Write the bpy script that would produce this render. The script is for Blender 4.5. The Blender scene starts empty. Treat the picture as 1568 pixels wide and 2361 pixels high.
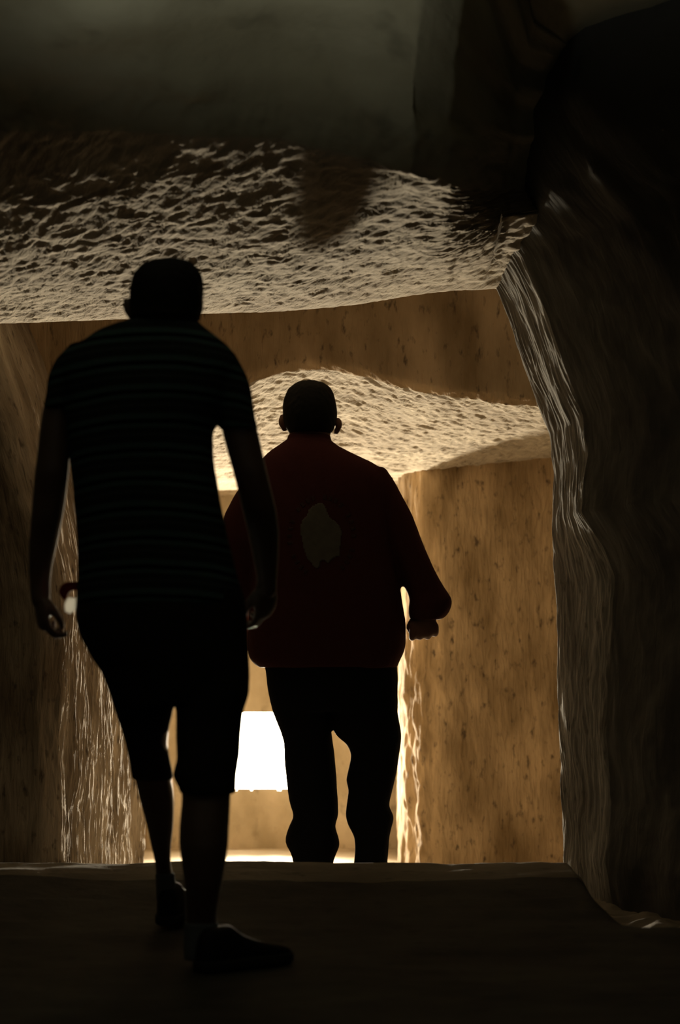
import bpy, bmesh, math, random
import numpy as np
from mathutils import Vector, Matrix, noise as mnoise

sc = bpy.context.scene
C = sc.collection
F = 5000.0            # focal length in pixels of the 1568 x 2361 frame
CAMZ, HX, HY = 0.73, 784.0, 1549.0

# ------------------------------------------------------------------ camera
cam_d = bpy.data.cameras.new('camera')
cam = bpy.data.objects.new('camera', cam_d)
C.objects.link(cam)
cam.location = (0, 0, CAMZ)
cam.rotation_euler = (math.radians(90), 0, 0)
cam_d.sensor_fit = 'VERTICAL'
cam_d.sensor_height = 24.0
cam_d.lens = F / 2361.0 * 24.0
cam_d.shift_y = (HY - 1180.5) / 2361.0
cam_d.clip_start = 0.05
cam_d.dof.use_dof = True
cam_d.dof.focus_distance = 8.2
cam_d.dof.aperture_fstop = 1.9
sc.camera = cam

# ------------------------------------------------------------------ world, lights, exposure
w = bpy.data.worlds.new('world')
sc.world = w
w.use_nodes = True
bg = w.node_tree.nodes['Background']
bg.inputs[0].default_value = (0.80, 0.90, 0.78, 1)
bg.inputs[1].default_value = 0.04

sc.view_settings.view_transform = 'Standard'
sc.view_settings.look = 'None'
sc.view_settings.exposure = 0.0
sc.view_settings.gamma = 1.0
sc.view_settings.use_curve_mapping = False
sc.cycles.max_bounces = 10
sc.cycles.diffuse_bounces = 7
sc.cycles.sample_clamp_indirect = 3.0

# the opening at the end of the tunnel: daylight / floodlight beam
WX0, WX1, WZ0, WZ1, WD = -0.73, -0.20, 0.05, 0.492, 12.5
ld = bpy.data.lights.new('window_light', 'AREA')
ld.shape = 'RECTANGLE'
ld.size, ld.size_y = 0.22, 0.20
ld.energy = 135.0
ld.spread = math.radians(105)
ld.color = (1.0, 0.85, 0.61)
lo = bpy.data.objects.new('window_light', ld)
C.objects.link(lo)
lo.location = (-0.41, WD + 0.07, 0.20)
lo.rotation_euler = (math.radians(-90 - 10), 0, 0)

# dim spot added out of frame on the left to brighten the brow overhead
sd = bpy.data.lights.new('brow_fill_spot', 'SPOT')
sd.energy = 150.0
sd.spot_size = math.radians(42)
sd.spot_blend = 1.0
sd.shadow_soft_size = 0.08
sd.color = (1.0, 1.0, 0.80)
so = bpy.data.objects.new('brow_fill_spot', sd)
C.objects.link(so)
so.location = (-1.6, 2.4, 0.3)
so.rotation_euler = (Vector((-0.20, 4.9, 3.15)) - so.location).to_track_quat('-Z', 'Y').to_euler()

# warm path lamp tucked behind the right jamb of the doorway
pd = bpy.data.lights.new('path_lamp_light', 'POINT')
pd.energy = 4.0
pd.color = (1.0, 0.66, 0.32)
pd.shadow_soft_size = 0.06
po = bpy.data.objects.new('path_lamp_light', pd)
C.objects.link(po)
po.location = (1.36, 8.92, 0.02)

# ------------------------------------------------------------------ helpers
def tag(o, label=None, cat=None, group=None, kind=None):
    if label: o['label'] = label
    if cat: o['category'] = cat
    if group: o['group'] = group
    if kind: o['kind'] = kind
    return o

def vn(x, y, seed=0):
    xi = np.floor(x).astype(np.int64); yi = np.floor(y).astype(np.int64)
    fx = x - xi; fy = y - yi
    fx = fx * fx * (3 - 2 * fx); fy = fy * fy * (3 - 2 * fy)
    def h(a, b):
        k = (a * 374761393 + b * 668265263 + seed * 974711 + 12345) & 0x7fffffff
        k = ((k ^ (k >> 13)) * 1274126177) & 0x7fffffff
        return ((k ^ (k >> 16)) & 0xffff) / 65535.0
    return ((h(xi, yi) * (1 - fx) + h(xi + 1, yi) * fx) * (1 - fy)
            + (h(xi, yi + 1) * (1 - fx) + h(xi + 1, yi + 1) * fx) * fy)

def fbm(x, y, seed=0, oct=4):
    s = 0; a = 0.5; t = 0
    for o in range(oct):
        s = s + a * vn(x, y, seed + o * 17); t += a
        x = x * 2.03 + 3.1; y = y * 2.03 + 7.7; a *= 0.5
    return s / t - 0.5

def strokes(u, v, ang, ln, wd, seed):
    """chisel marks: grooves ln long, wd wide, running at ang to u, wandering a little"""
    bend = (vn(u / 0.5, v / 0.5, seed + 5) - 0.5) * 0.9
    ca, sa = np.cos(ang + bend * 0.5), np.sin(ang + bend * 0.5)
    ca0, sa0 = math.cos(ang), math.sin(ang)
    a = u * ca0 + v * sa0; b = -u * sa0 + v * ca0
    b = b + (vn(a / (ln * 1.3), b / (wd * 4), seed + 9) - 0.5) * wd * 3.5
    n = vn(a / ln, b / wd, seed)
    n2 = vn(a / (ln * 0.55) + 11.3, b / (wd * 0.55) + 4.1, seed + 3)
    r = 1 - np.abs(2 * n - 1)
    return 0.65 * r + 0.35 * n2 - 0.5

def smooth_path(P, sig):
    """gaussian smoothing along axis 0, ends kept"""
    if sig < 0.5: return P
    k = int(sig * 3) + 1
    t = np.arange(-k, k + 1); g = np.exp(-0.5 * (t / sig) ** 2); g /= g.sum()
    Q = np.concatenate([np.repeat(P[:1], k, 0), P, np.repeat(P[-1:], k, 0)], 0)
    out = np.zeros_like(P)
    for i, gi in enumerate(g):
        out += gi * Q[i:i + P.shape[0]]
    out[0] = P[0]; out[-1] = P[-1]
    return out

def mesh_from_grid(name, P, UV, mat, keep=None, flip=False):
    n, m = P.shape[:2]
    idx = np.arange(n * m).reshape(n, m)
    q = np.stack([idx[:-1, :-1], idx[1:, :-1], idx[1:, 1:], idx[:-1, 1:]], -1).reshape(-1, 4)
    if flip: q = q[:, ::-1]
    if keep is not None: q = q[keep.reshape(-1)]
    me = bpy.data.meshes.new(name)
    me.vertices.add(n * m)
    me.vertices.foreach_set('co', P.reshape(-1).astype(np.float32))
    nf = len(q)
    me.loops.add(nf * 4); me.polygons.add(nf)
    me.loops.foreach_set('vertex_index', q.reshape(-1).astype(np.int32))
    me.polygons.foreach_set('loop_start', np.arange(0, nf * 4, 4, dtype=np.int32))
    me.polygons.foreach_set('loop_total', np.full(nf, 4, dtype=np.int32))
    uvl = me.uv_layers.new(name='path')
    uvl.data.foreach_set('uv', UV.reshape(-1, 2)[q.reshape(-1)].reshape(-1).astype(np.float32))
    me.polygons.foreach_set('use_smooth', np.ones(nf, dtype=bool))
    me.update(calc_edges=True)
    me.validate()
    o = bpy.data.objects.new(name, me)
    C.objects.link(o)
    me.materials.append(mat)
    return o

def displaced(P, disp, sgn=1):
    du = np.gradient(P, axis=0); dv = np.gradient(P, axis=1)
    N = np.cross(du, dv); N /= (np.linalg.norm(N, axis=-1, keepdims=True) + 1e-9)
    return P + sgn * N * disp[..., None]

# ------------------------------------------------------------------ materials
def nodes(name):
    m = bpy.data.materials.new(name); m.use_nodes = True
    nt = m.node_tree
    return m, nt, nt.nodes['Principled BSDF'], nt.nodes.new, nt.links.new

def rock(name, c1, c2, spot, spot_amt=0.35, stretch=(1, 1), bump=0.35, spot_scale=14, dist=0.004, grain=(40, 40), rot=0.0):
    m, nt, b, N, L = nodes(name)
    uv = N('ShaderNodeUVMap'); uv.uv_map = 'path'
    mp = N('ShaderNodeMapping'); mp.inputs['Scale'].default_value = (stretch[0], stretch[1], 1)
    L(uv.outputs[0], mp.inputs[0])
    n1 = N('ShaderNodeTexNoise'); n1.inputs['Scale'].default_value = 2.2; n1.inputs['Detail'].default_value = 6
    L(mp.outputs[0], n1.inputs['Vector'])
    r1 = N('ShaderNodeValToRGB')
    r1.color_ramp.elements[0].position = 0.36; r1.color_ramp.elements[0].color = (*c1, 1)
    r1.color_ramp.elements[1].position = 0.64; r1.color_ramp.elements[1].color = (*c2, 1)
    L(n1.outputs['Fac'], r1.inputs[0])
    n2 = N('ShaderNodeTexNoise'); n2.inputs['Scale'].default_value = spot_scale; n2.inputs['Detail'].default_value = 3
    n2.inputs['Roughness'].default_value = 0.55
    L(mp.outputs[0], n2.inputs['Vector'])
    r2 = N('ShaderNodeValToRGB')
    r2.color_ramp.elements[0].position = 0.58; r2.color_ramp.elements[0].color = (0, 0, 0, 1)
    r2.color_ramp.elements[1].position = 0.72; r2.color_ramp.elements[1].color = (spot_amt,) * 3 + (1,)
    L(n2.outputs['Fac'], r2.inputs[0])
    mx = N('ShaderNodeMix'); mx.data_type = 'RGBA'
    L(r2.outputs[0], mx.inputs[0]); L(r1.outputs[0], mx.inputs[6]); mx.inputs[7].default_value = (*spot, 1)
    L(mx.outputs[2], b.inputs['Base Color'])
    b.inputs['Roughness'].default_value = 0.92
    b.inputs['Specular IOR Level'].default_value = 0.18
    rt = N('ShaderNodeMapping'); rt.inputs['Rotation'].default_value = (0, 0, rot); L(uv.outputs[0], rt.inputs[0])
    mg = N('ShaderNodeMapping'); mg.inputs['Scale'].default_value = (grain[0], grain[1], 1); L(rt.outputs[0], mg.inputs[0])
    n3 = N('ShaderNodeTexNoise'); n3.inputs['Scale'].default_value = 1; n3.inputs['Detail'].default_value = 4; n3.inputs['Distortion'].default_value = 0.6
    L(mg.outputs[0], n3.inputs['Vector'])
    bp = N('ShaderNodeBump'); bp.inputs['Strength'].default_value = bump; bp.inputs['Distance'].default_value = dist
    L(n3.outputs['Fac'], bp.inputs['Height']); L(bp.outputs[0], b.inputs['Normal'])
    return m

def plain(name, col, rough=0.85, spec=0.2, noise=0.0, nscale=60, sss=0):
    m, nt, b, N, L = nodes(name)
    b.inputs['Roughness'].default_value = rough
    b.inputs['Specular IOR Level'].default_value = spec
    tc = N('ShaderNodeTexCoord')
    n = N('ShaderNodeTexNoise'); n.inputs['Scale'].default_value = nscale; n.inputs['Detail'].default_value = 4
    L(tc.outputs['Object'], n.inputs['Vector'])
    r = N('ShaderNodeValToRGB')
    d = noise
    r.color_ramp.elements[0].color = (*[max(c * (1 - d), 0) for c in col], 1)
    r.color_ramp.elements[1].color = (*[min(c * (1 + d), 1) for c in col], 1)
    L(n.outputs['Fac'], r.inputs[0]); L(r.outputs[0], b.inputs['Base Color'])
    bp = N('ShaderNodeBump'); bp.inputs['Strength'].default_value = 0.15; bp.inputs['Distance'].default_value = 0.002
    L(n.outputs['Fac'], bp.inputs['Height']); L(bp.outputs[0], b.inputs['Normal'])
    return m

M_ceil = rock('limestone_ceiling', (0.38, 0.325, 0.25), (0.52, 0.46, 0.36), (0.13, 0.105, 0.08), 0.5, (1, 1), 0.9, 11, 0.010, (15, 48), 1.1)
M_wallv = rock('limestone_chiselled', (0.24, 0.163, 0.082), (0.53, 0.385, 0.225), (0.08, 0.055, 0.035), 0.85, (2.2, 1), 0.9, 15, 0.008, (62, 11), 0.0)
M_near = rock('limestone_near', (0.34, 0.31, 0.22), (0.50, 0.47, 0.36), (0.16, 0.15, 0.11), 0.5, (1, 1), 0.5, 5, 0.006, (30, 30), 0.0)
M_shade = rock('limestone_shade_dark', (0.075, 0.073, 0.067), (0.12, 0.117, 0.108), (0.06, 0.055, 0.05), 0.5, (1, 1), 0.6, 6, 0.006, (40, 12), 0.0)  # dark copy of the limestone; the near wall's shade is in its colour
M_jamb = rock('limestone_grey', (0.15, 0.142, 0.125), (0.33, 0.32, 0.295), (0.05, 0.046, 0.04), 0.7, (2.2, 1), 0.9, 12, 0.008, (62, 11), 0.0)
M_left = rock('limestone_dusky', (0.22, 0.17, 0.115), (0.48, 0.40, 0.30), (0.08, 0.06, 0.045), 0.8, (2.2, 1), 1.0, 15, 0.009, (62, 9), 0.0)
M_end = rock('limestone_end', (0.36, 0.305, 0.21), (0.58, 0.51, 0.39), (0.20, 0.165, 0.11), 0.7, (1.4, 1), 0.8, 7, 0.006, (30, 22), 0.0)
M_floor = rock('floor_shade_dark', (0.065, 0.061, 0.053), (0.11, 0.103, 0.09), (0.04, 0.037, 0.032), 0.4, (1, 1), 0.5, 12, 0.005)  # colour lowered to carry the shade in front of the sill

M_floor.node_tree.nodes['Principled BSDF'].inputs['Roughness'].default_value = 0.9
M_floor.node_tree.nodes['Principled BSDF'].inputs['Specular IOR Level'].default_value = 0.15

# ------------------------------------------------------------------ rock ceiling (one sheet in depth, split into its stretches)
def px2x(px, d): return (px - HX) * d / F
def py2z(py, d): return CAMZ + (HY - py) * d / F
def W(px, py, d): return np.array([px2x(px, d), d, py2z(py, d)])

def prof(xs, table, d):
    """table of (px, py) outline at depth d -> z at each x"""
    tx = [px2x(a, d) for a, _ in table]; tz = [py2z(b, d) for _, b in table]
    return np.interp(xs, tx, tz)

xs = np.arange(-2.45, 2.26, 0.0095)
nx = len(xs)
DN, DF, D2L, D3, DE = 5.92, 7.80, 8.80, 10.5, WD
DNx = np.interp(xs, [-3, 0.20, 0.32, 0.42, 0.55, 0.75, 3], [5.92, 5.92, 6.08, 6.5, 7.05, 7.30, 7.32])
z_near = CAMZ + (HY - np.interp(HX + xs * F / DNx, *np.array([(-600, 330), (0, 300), (180, 302), (420, 312), (650, 322), (900, 392), (1000, 418), (1090, 440), (1200, 435), (1500, 400)]).T)) * DNx / F
z_far = prof(xs, [(-600, 760), (0, 748), (300, 738), (470, 726), (640, 722), (830, 704), (950, 684), (1050, 673), (1150, 671), (1300, 680)], DF)
z_lin = prof(xs, [(0, 960), (480, 935), (590, 872), (660, 852), (740, 849), (830, 864), (900, 886), (1000, 908), (1230, 938), (1500, 960)], D2L)
z_t2 = prof(xs, [(200, 1120), (500, 1112), (700, 1100), (900, 1092), (1100, 1078), (1270, 1064), (1500, 1055)], D3)
z_e = np.full(nx, py2z(1135, DE))
one = np.ones(nx)
bend = np.interp(xs, [-0.9, -0.15, 0.22], [1.1, 1.0, 0.35])
vault = []
for t in (0.0, 0.2, 0.4, 0.6, 0.8, 1.0):      # the vault curves up towards the near side, more so on the left
    dd = DNx + 0.02 + t * (7.12 - DNx) * np.where(DNx < 6.9, 1, 0.3)
    lin = z_near + (z_far - z_near) * (dd - DNx) / (DF - DNx)
    par = z_far - 0.006 + (z_near - z_far + 0.006) * (1 - t) ** 2
    vault.append((dd, lin * (1 - bend) + par * bend, 36 if t < 0.99 else 92))
ctrl = [  # (d, z, samples to next)
    (-3.0 * one, 2.75 * one, 24), (3.2 * one, 2.80 * one, 30), (DNx - np.interp(DNx, [5.9, 6.6, 7.2], [0.95, 0.8, 0.5]), 2.72 * one, 60),
    (DNx - 0.10, z_near + 0.10, 14), *vault,
    (DF + 0 * one, z_far, 8), (DF + 0.03 * one, z_far + 0.05, 30), (DF + 0.12 * one, 2.55 * one, 30),
    (D2L - 0.10 * one, 2.55 * one, 20), (D2L - 0.02 * one, 2.40 * one, 64), (D2L + 0 * one, z_lin + 0.03, 7),
    (D2L + 0.05 * one, z_lin - 0.005, 190), (D3 * one, z_t2, 120), ((DE + 0.15) * one, z_e, 0)]
rows, seg_start = [], []
for i, (d, z, n) in enumerate(ctrl[:-1]):
    seg_start.append(sum(len(r) for r in rows) if False else len(rows))
    d2, z2, _ = ctrl[i + 1]
    for k in range(n):
        t = k / n
        rows.append(np.stack([xs, d * (1 - t) + d2 * t, z * (1 - t) + z2 * t], -1))
rows.append(np.stack([xs, ctrl[-1][0], ctrl[-1][1]], -1))
P = np.array(rows)
P = smooth_path(P, 1.6)
step = np.linalg.norm(np.diff(P[:, nx // 2], axis=0), axis=-1)
vv = np.concatenate([[0], np.cumsum(step)])
V = np.repeat(vv[:, None], nx, 1); U = np.repeat(xs[None], len(vv), 0)
Dd, Zz = P[..., 1], P[..., 2]
near_w = np.clip((DNx[None] - 0.06 - Dd) / 0.10, 0, 1)                      # smooth weathered rock on the near brow
face_w = np.clip(1 - np.abs(Dd - (D2L - 0.03)) / 0.10, 0, 1) * (Zz > 1.86)   # lintel wall: vertical dressing
ceil_w = (1 - near_w) * (1 - face_w)
s1 = strokes(U, V, -1.1, 0.11, 0.021, 1) + 0.7 * strokes(U, V, -0.65, 0.08, 0.020, 2) + 0.35 * strokes(U, V, 0.9, 0.08, 0.02, 3)
s2 = strokes(U, V, 1.25, 0.08, 0.022, 4) + 0.8 * strokes(U, V, 0.5, 0.07, 0.019, 6)
mixw = np.clip((Dd - 8.3) / 0.3, 0, 1)
chis = s1 * (1 - mixw) + s2 * mixw
disp = (ceil_w * (0.0120 * chis + 0.036 * fbm(U / 0.55, V / 0.45, 8, 2) + 0.011 * fbm(U / 0.07, V / 0.07, 12, 2))
        + face_w * (0.0045 * strokes(U, V, math.pi / 2, 0.16, 0.02, 21) + 0.012 * fbm(U / 0.3, V / 0.3, 23, 3))
        + near_w * (0.13 * fbm(U / 0.6, V / 0.35, 31, 3) + 0.015 * fbm(U / 0.12, V / 0.12, 33, 3)))
# hollow hacked out of the near brow
disp += near_w * -0.07 * np.exp(-((U - px2x(430, 5.5)) / 0.07) ** 2 - ((Zz - py2z(140, 5.5)) / 0.035) ** 2)
edge_keep = np.exp(-((Dd - DF) / 0.10) ** 2)
disp *= (1 - 0.75 * edge_keep)
P = displaced(P, disp, -1)
UV = np.stack([U, V], -1)
def split(name, a, b, mat, label, cat):
    o = mesh_from_grid(name, P[a:b + 1], UV[a:b + 1], mat)
    return tag(o, label, cat, kind='structure')
i_near = seg_start[4]; i_far = seg_start[12]; i_lin = seg_start[16]
split('ceiling', 0, i_near, M_near, 'dim greenish brow of rough rock across the top of the picture', 'ceiling')
split('ceiling', i_near, i_far, M_ceil, 'chisel-scarred limestone ceiling over the striped-shirt man', 'ceiling')
split('wall_lintel', i_far, i_lin, M_wallv, 'shaded brown limestone wall above the second archway', 'wall')
split('ceiling', i_lin, len(vv) - 1, M_ceil, 'brightly lit pale ceiling of the passage behind the red-jacketed man', 'ceiling')

# ------------------------------------------------------------------ wall sheets (path in plan, swept in height)
zs = np.concatenate([np.arange(-0.42, 2.3, 0.0105), np.arange(2.3, 2.9, 0.04)])
nz = len(zs)
def tab(pts, d):
    z = [py2z(b, d) for _, b in pts][::-1]; x = [px2x(a, d) for a, _ in pts][::-1]
    return np.interp(zs, z, x)
DJ = 7.42
xn = tab([(1040, 330), (1085, 430), (1130, 500), (1200, 590), (1250, 700), (1300, 850), (1340, 960), (1352, 1050), (1338, 1180),
          (1385, 1260), (1412, 1330), (1405, 1500), (1398, 1700), (1408, 1850), (1395, 1990), (1412, 2110), (1430, 2300)], DJ)
xf = tab([(1080, 560), (1146, 668), (1163, 705), (1190, 790), (1205, 840), (1235, 920), (1262, 1000), (1270, 1100), (1276, 1200),
          (1277, 1400), (1281, 1600), (1290, 1800), (1298, 1950), (1302, 2050)], DF)
o1 = np.ones(nz)
def wall_sheet(ctrl, sig=1.4):
    rows, starts = [], []
    for i, (x, d, n) in enumerate(ctrl[:-1]):
        starts.append(len(rows)); x2, d2, _ = ctrl[i + 1]
        for k in range(n):
            t = k / n
            rows.append(np.stack([(x * (1 - t) + x2 * t) * o1, (d * (1 - t) + d2 * t) * o1, zs], -1))
    rows.append(np.stack([ctrl[-1][0] * o1, ctrl[-1][1] * o1, zs], -1))
    P = smooth_path(np.array(rows), sig)
    st = np.linalg.norm(np.diff(P[:, nz // 2], axis=0), axis=-1)
    u = np.concatenate([[0], np.cumsum(st)])
    U = np.repeat(u[:, None], nz, 1); V = np.repeat(zs[None], len(u), 0)
    return P, U, V, starts

# right-hand rock
ctrl = [(2.25, -3.0, 30), (2.25, 4.6, 60), (xn + 0.42, 6.55, 60), (xn + 0.05, DJ - 0.10, 10), (xn, DJ, 90), (xf, DF, 8),
        (xf + 0.04, DF + 0.05, 20), (1.50, DF + 0.15, 20), (1.55, 10.30, 20), (1.20, 10.42, 88), (0.49, 10.50, 16),
        (0.40, 10.56, 18), (0.325, 10.78, 16), (0.30, 11.0, 60), (0.345, DE + 0.1, 0)]
P, U, V, st = wall_sheet(ctrl)
Dd, Xx = P[..., 1], P[..., 0]
near = np.clip((DJ - 0.04 - Dd) / 0.12, 0, 1); far = np.clip((Dd - 10.2) / 0.15, 0, 1); mid = (1 - near) * (1 - far)
corner = np.exp(-((Xx - 0.37) / 0.10) ** 2) * far
low = np.clip((1.15 - V) / 0.5, 0, 1)
disp = (np.clip((DJ - 0.1 - Dd) / 0.8, 0, 1) * 0.16 * fbm(U / 0.5, V / 0.6, 41, 3) + near * (0.02 * fbm(U / 0.3, V / 0.4, 42, 2) + 0.02 * fbm(U / 0.1, V / 0.1, 43, 3))
        + mid * (0.007 * strokes(U, V, 1.50, 0.12, 0.020, 45) + 0.022 * fbm(U / 0.35, V / 0.30, 47, 3) + 0.012 * fbm(U / 0.06, V / 0.12, 48, 3))
        + far * (0.006 * strokes(U, V, 1.50, 0.11, 0.022, 51) + 0.030 * fbm(U / 0.4, V / 0.5, 53, 3) + 0.010 * fbm(U / 0.06, V / 0.12, 56, 3)
                 + low * 0.004 * fbm(U / 0.05, V / 0.05, 54, 2))
        + corner * low * (0.016 * strokes(U, V, 1.45, 0.14, 0.04, 57) + 0.045 * fbm(U / 0.12, V / 0.16, 55, 3)))
P = displaced(P, disp, 1)
UV = np.stack([U, V], -1)
def wsplit(name, a, b, mat, label):
    o = mesh_from_grid(name, P[a:b + 1], UV[a:b + 1], mat)
    return tag(o, label, 'wall', kind='structure')
wsplit('wall_near_right', 0, st[4], M_shade, 'almost black rock wall filling the right edge of the picture')
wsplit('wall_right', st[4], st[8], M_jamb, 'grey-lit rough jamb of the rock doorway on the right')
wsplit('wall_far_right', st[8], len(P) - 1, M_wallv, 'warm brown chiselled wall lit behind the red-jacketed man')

# left-hand rock
ctrl = [(-2.4, -3.0, 30), (-2.4, 7.35, 30), (-1.75, 7.70, 75), (-1.07, 7.74, 14), (-1.005, 7.82, 170), (-0.905, 9.4, 40),
        (-0.885, 9.75, 24), (-0.94, 9.95, 30), (-1.10, 10.3, 60), (-1.12, DE + 0.1, 0)]
P, U, V, st = wall_sheet(ctrl)
P[..., 0] -= np.clip((P[..., 2] - 0.9) / 1.1, 0, 1.2) ** 1.5 * 0.26
Dd = P[..., 1]
rec = np.clip((Dd - 7.75) / 0.1, 0, 1)
disp = ((0.009 + 0.004 * rec) * strokes(U, V, 1.53, 0.16, 0.024, 61) + 0.007 * strokes(U, V, 1.45, 0.09, 0.016, 66)
        + 0.05 * fbm(U / 0.45, V / 0.6, 63, 3) + 0.016 * fbm(U / 0.09, V / 0.2, 65, 3))
P = displaced(P, disp, -1)
UV = np.stack([U, V], -1)
wsplit('wall_left', 0, st[4], M_left, 'dark brown chiselled rock pier at the left edge')
wsplit('wall_left', st[4], len(P) - 1, M_left, 'streaky lit rock wall beside the bare-legged man')

# end wall with the bright opening
ex = np.arange(-1.45, 0.75, 0.011); ez = np.arange(-0.45, 2.0, 0.011)
EX, EZ = np.meshgrid(ex, ez, indexing='ij')
P = np.stack([EX, np.full_like(EX, DE), EZ], -1)
disp = 0.030 * fbm(EX / 0.4, EZ / 0.35, 71, 3) + 0.012 * fbm(EX / 0.09, EZ / 0.09, 72, 3) + 0.004 * strokes(EX, EZ, 1.3, 0.14, 0.03, 73)
inside = (EX > WX0 - 0.10) & (EX < WX1 + 0.10) & (EZ > WZ0 - 0.1) & (EZ < WZ1 + 0.1)
P[..., 1] -= (disp + 0.012) * np.where(inside, 0.45, 1.0)
jag = 0.012 * (vn(EX / 0.02, EX * 0, 77) - 0.5) + 0.02 * (vn(EX / 0.09, EX * 0, 78) - 0.5)
hole = (EX > WX0) & (EX < WX1) & (EZ > WZ0 + jag) & (EZ < WZ1)
keep = ~hole[:-1, :-1]
o = mesh_from_grid('wall_end', P, np.stack([EX, EZ], -1), M_end, keep)
tag(o, 'pale tan rock wall around the bright opening', 'wall', kind='structure')

# window: reveal of the opening and its glowing pane
m, nt, b, N, L = nodes('bright_pane')
b.inputs['Base Color'].default_value = (0.9, 0.85, 0.7, 1)
b.inputs['Emission Color'].default_value = (1.0, 0.86, 0.62, 1)
b.inputs['Emission Strength'].default_value = 15.0
M_pane = m
def box_mesh(name, lo_, hi_, mat, parent=None):
    x0, y0, z0 = lo_; x1, y1, z1 = hi_
    vs = [(x0, y0, z0), (x1, y0, z0), (x1, y1, z0), (x0, y1, z0), (x0, y0, z1), (x1, y0, z1), (x1, y1, z1), (x0, y1, z1)]
    fs = [(0, 3, 2, 1), (4, 5, 6, 7), (0, 1, 5, 4), (1, 2, 6, 5), (2, 3, 7, 6), (3, 0, 4, 7)]
    me = bpy.data.meshes.new(name); me.from_pydata(vs, [], fs); me.update()
    o = bpy.data.objects.new(name, me); C.objects.link(o); me.materials.append(mat)
    if parent: o.parent = parent
    return o
M_reveal = plain('reveal_stone', (0.5, 0.42, 0.29), 0.9, 0.1, 0.2, 30)
win = bpy.data.objects.new('window_1', None); C.objects.link(win)
tag(win, 'dazzling white opening between the two men low on the end wall', 'window', kind='structure')
pane = box_mesh('pane', (WX0 - 0.05, DE + 0.15, WZ0 - 0.08), (WX1 + 0.05, DE + 0.16, WZ1 + 0.05), M_pane, win)
for nme, a, c in (('jamb', (WX0 - 0.06, DE + 0.012, WZ0 - 0.09), (WX0 - 0.004, DE + 0.16, WZ1 + 0.06)),
                  ('jamb', (WX1 + 0.004, DE + 0.012, WZ0 - 0.09), (WX1 + 0.06, DE + 0.16, WZ1 + 0.06)),
                  ('head', (WX0 - 0.06, DE + 0.012, WZ1 + 0.004), (WX1 + 0.06, DE + 0.16, WZ1 + 0.06)),
                  ('sill', (WX0 - 0.06, DE + 0.01, WZ0 - 0.09), (WX1 + 0.06, DE + 0.16, WZ0 - 0.035))):
    box_mesh(nme, a, c, M_reveal, win)

# floor
fd = np.concatenate([np.arange(-3, 4.4, 0.08), np.arange(4.4, 9.2, 0.0125), np.arange(9.2, 12.72, 0.022)])
fx = np.arange(-2.5, 2.35, 0.016)
FX, FD = np.meshgrid(fx, fd, indexing='ij')
sill_w = 0.02 * (vn(FX / 0.35, FX * 0, 81) - 0.5)
base = np.interp(FD + 0.25 * (vn(FX / 0.6, FX * 0 + 3, 82) - 0.5) * (FD > 6) * (FD < 6.8),
                 [-3, 5.6, 6.15, 6.55, 6.72, 7.02, 7.12, 7.45, 8.2, 9.5, 12.8],
                 [0.0, 0.0, 0.030, 0.085, 0.108, 0.116, 0.10, -0.055, -0.06, -0.29, -0.29])
ss = (FD > 6.4) & (FD < 7.2)
FZ = base + 0.018 * fbm(FX / 0.5, FD / 0.4, 83, 3) + 0.010 * fbm(FX / 0.12, FD / 0.10, 85, 3) + sill_w * ss * 0.5
dip = np.clip((FX - 0.74) / 0.10, 0, 1) * np.clip((FD - 6.0) / 0.5, 0, 1) * np.clip((8.2 - FD) / 0.3, 0, 1)
FZ = FZ * (1 - dip) + dip * (-0.08 + 0.08 * fbm(FX / 0.15, FD / 0.15, 87, 3))
flat = np.exp(-((FX + 0.33) / 0.25) ** 2 - ((FD - 5.3) / 0.3) ** 2)
FZ = FZ * (1 - flat)
P = np.stack([FX, FD, FZ], -1)
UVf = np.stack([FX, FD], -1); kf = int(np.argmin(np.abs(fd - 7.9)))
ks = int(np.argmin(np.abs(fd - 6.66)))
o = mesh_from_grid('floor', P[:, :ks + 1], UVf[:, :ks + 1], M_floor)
tag(o, 'cave floor in the foreground, coloured dark for shade', 'floor', kind='structure')
M_sill = rock('limestone_lit_strip', (0.17, 0.15, 0.12), (0.30, 0.265, 0.21), (0.08, 0.07, 0.055), 0.6, (1, 1), 0.8, 12, 0.006, (25, 40), 0.0)  # paler than the near floor: light on this strip is put into the colour
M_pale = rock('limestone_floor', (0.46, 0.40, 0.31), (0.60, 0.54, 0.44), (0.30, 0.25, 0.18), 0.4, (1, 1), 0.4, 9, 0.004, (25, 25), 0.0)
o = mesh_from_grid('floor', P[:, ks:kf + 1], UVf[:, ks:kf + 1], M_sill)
tag(o, 'stone sill across the doorway, coloured paler as if catching light', 'floor', kind='structure')
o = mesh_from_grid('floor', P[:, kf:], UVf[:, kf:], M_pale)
tag(o, 'glaring pale floor strip at the foot of the bright opening', 'floor', kind='structure')

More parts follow.
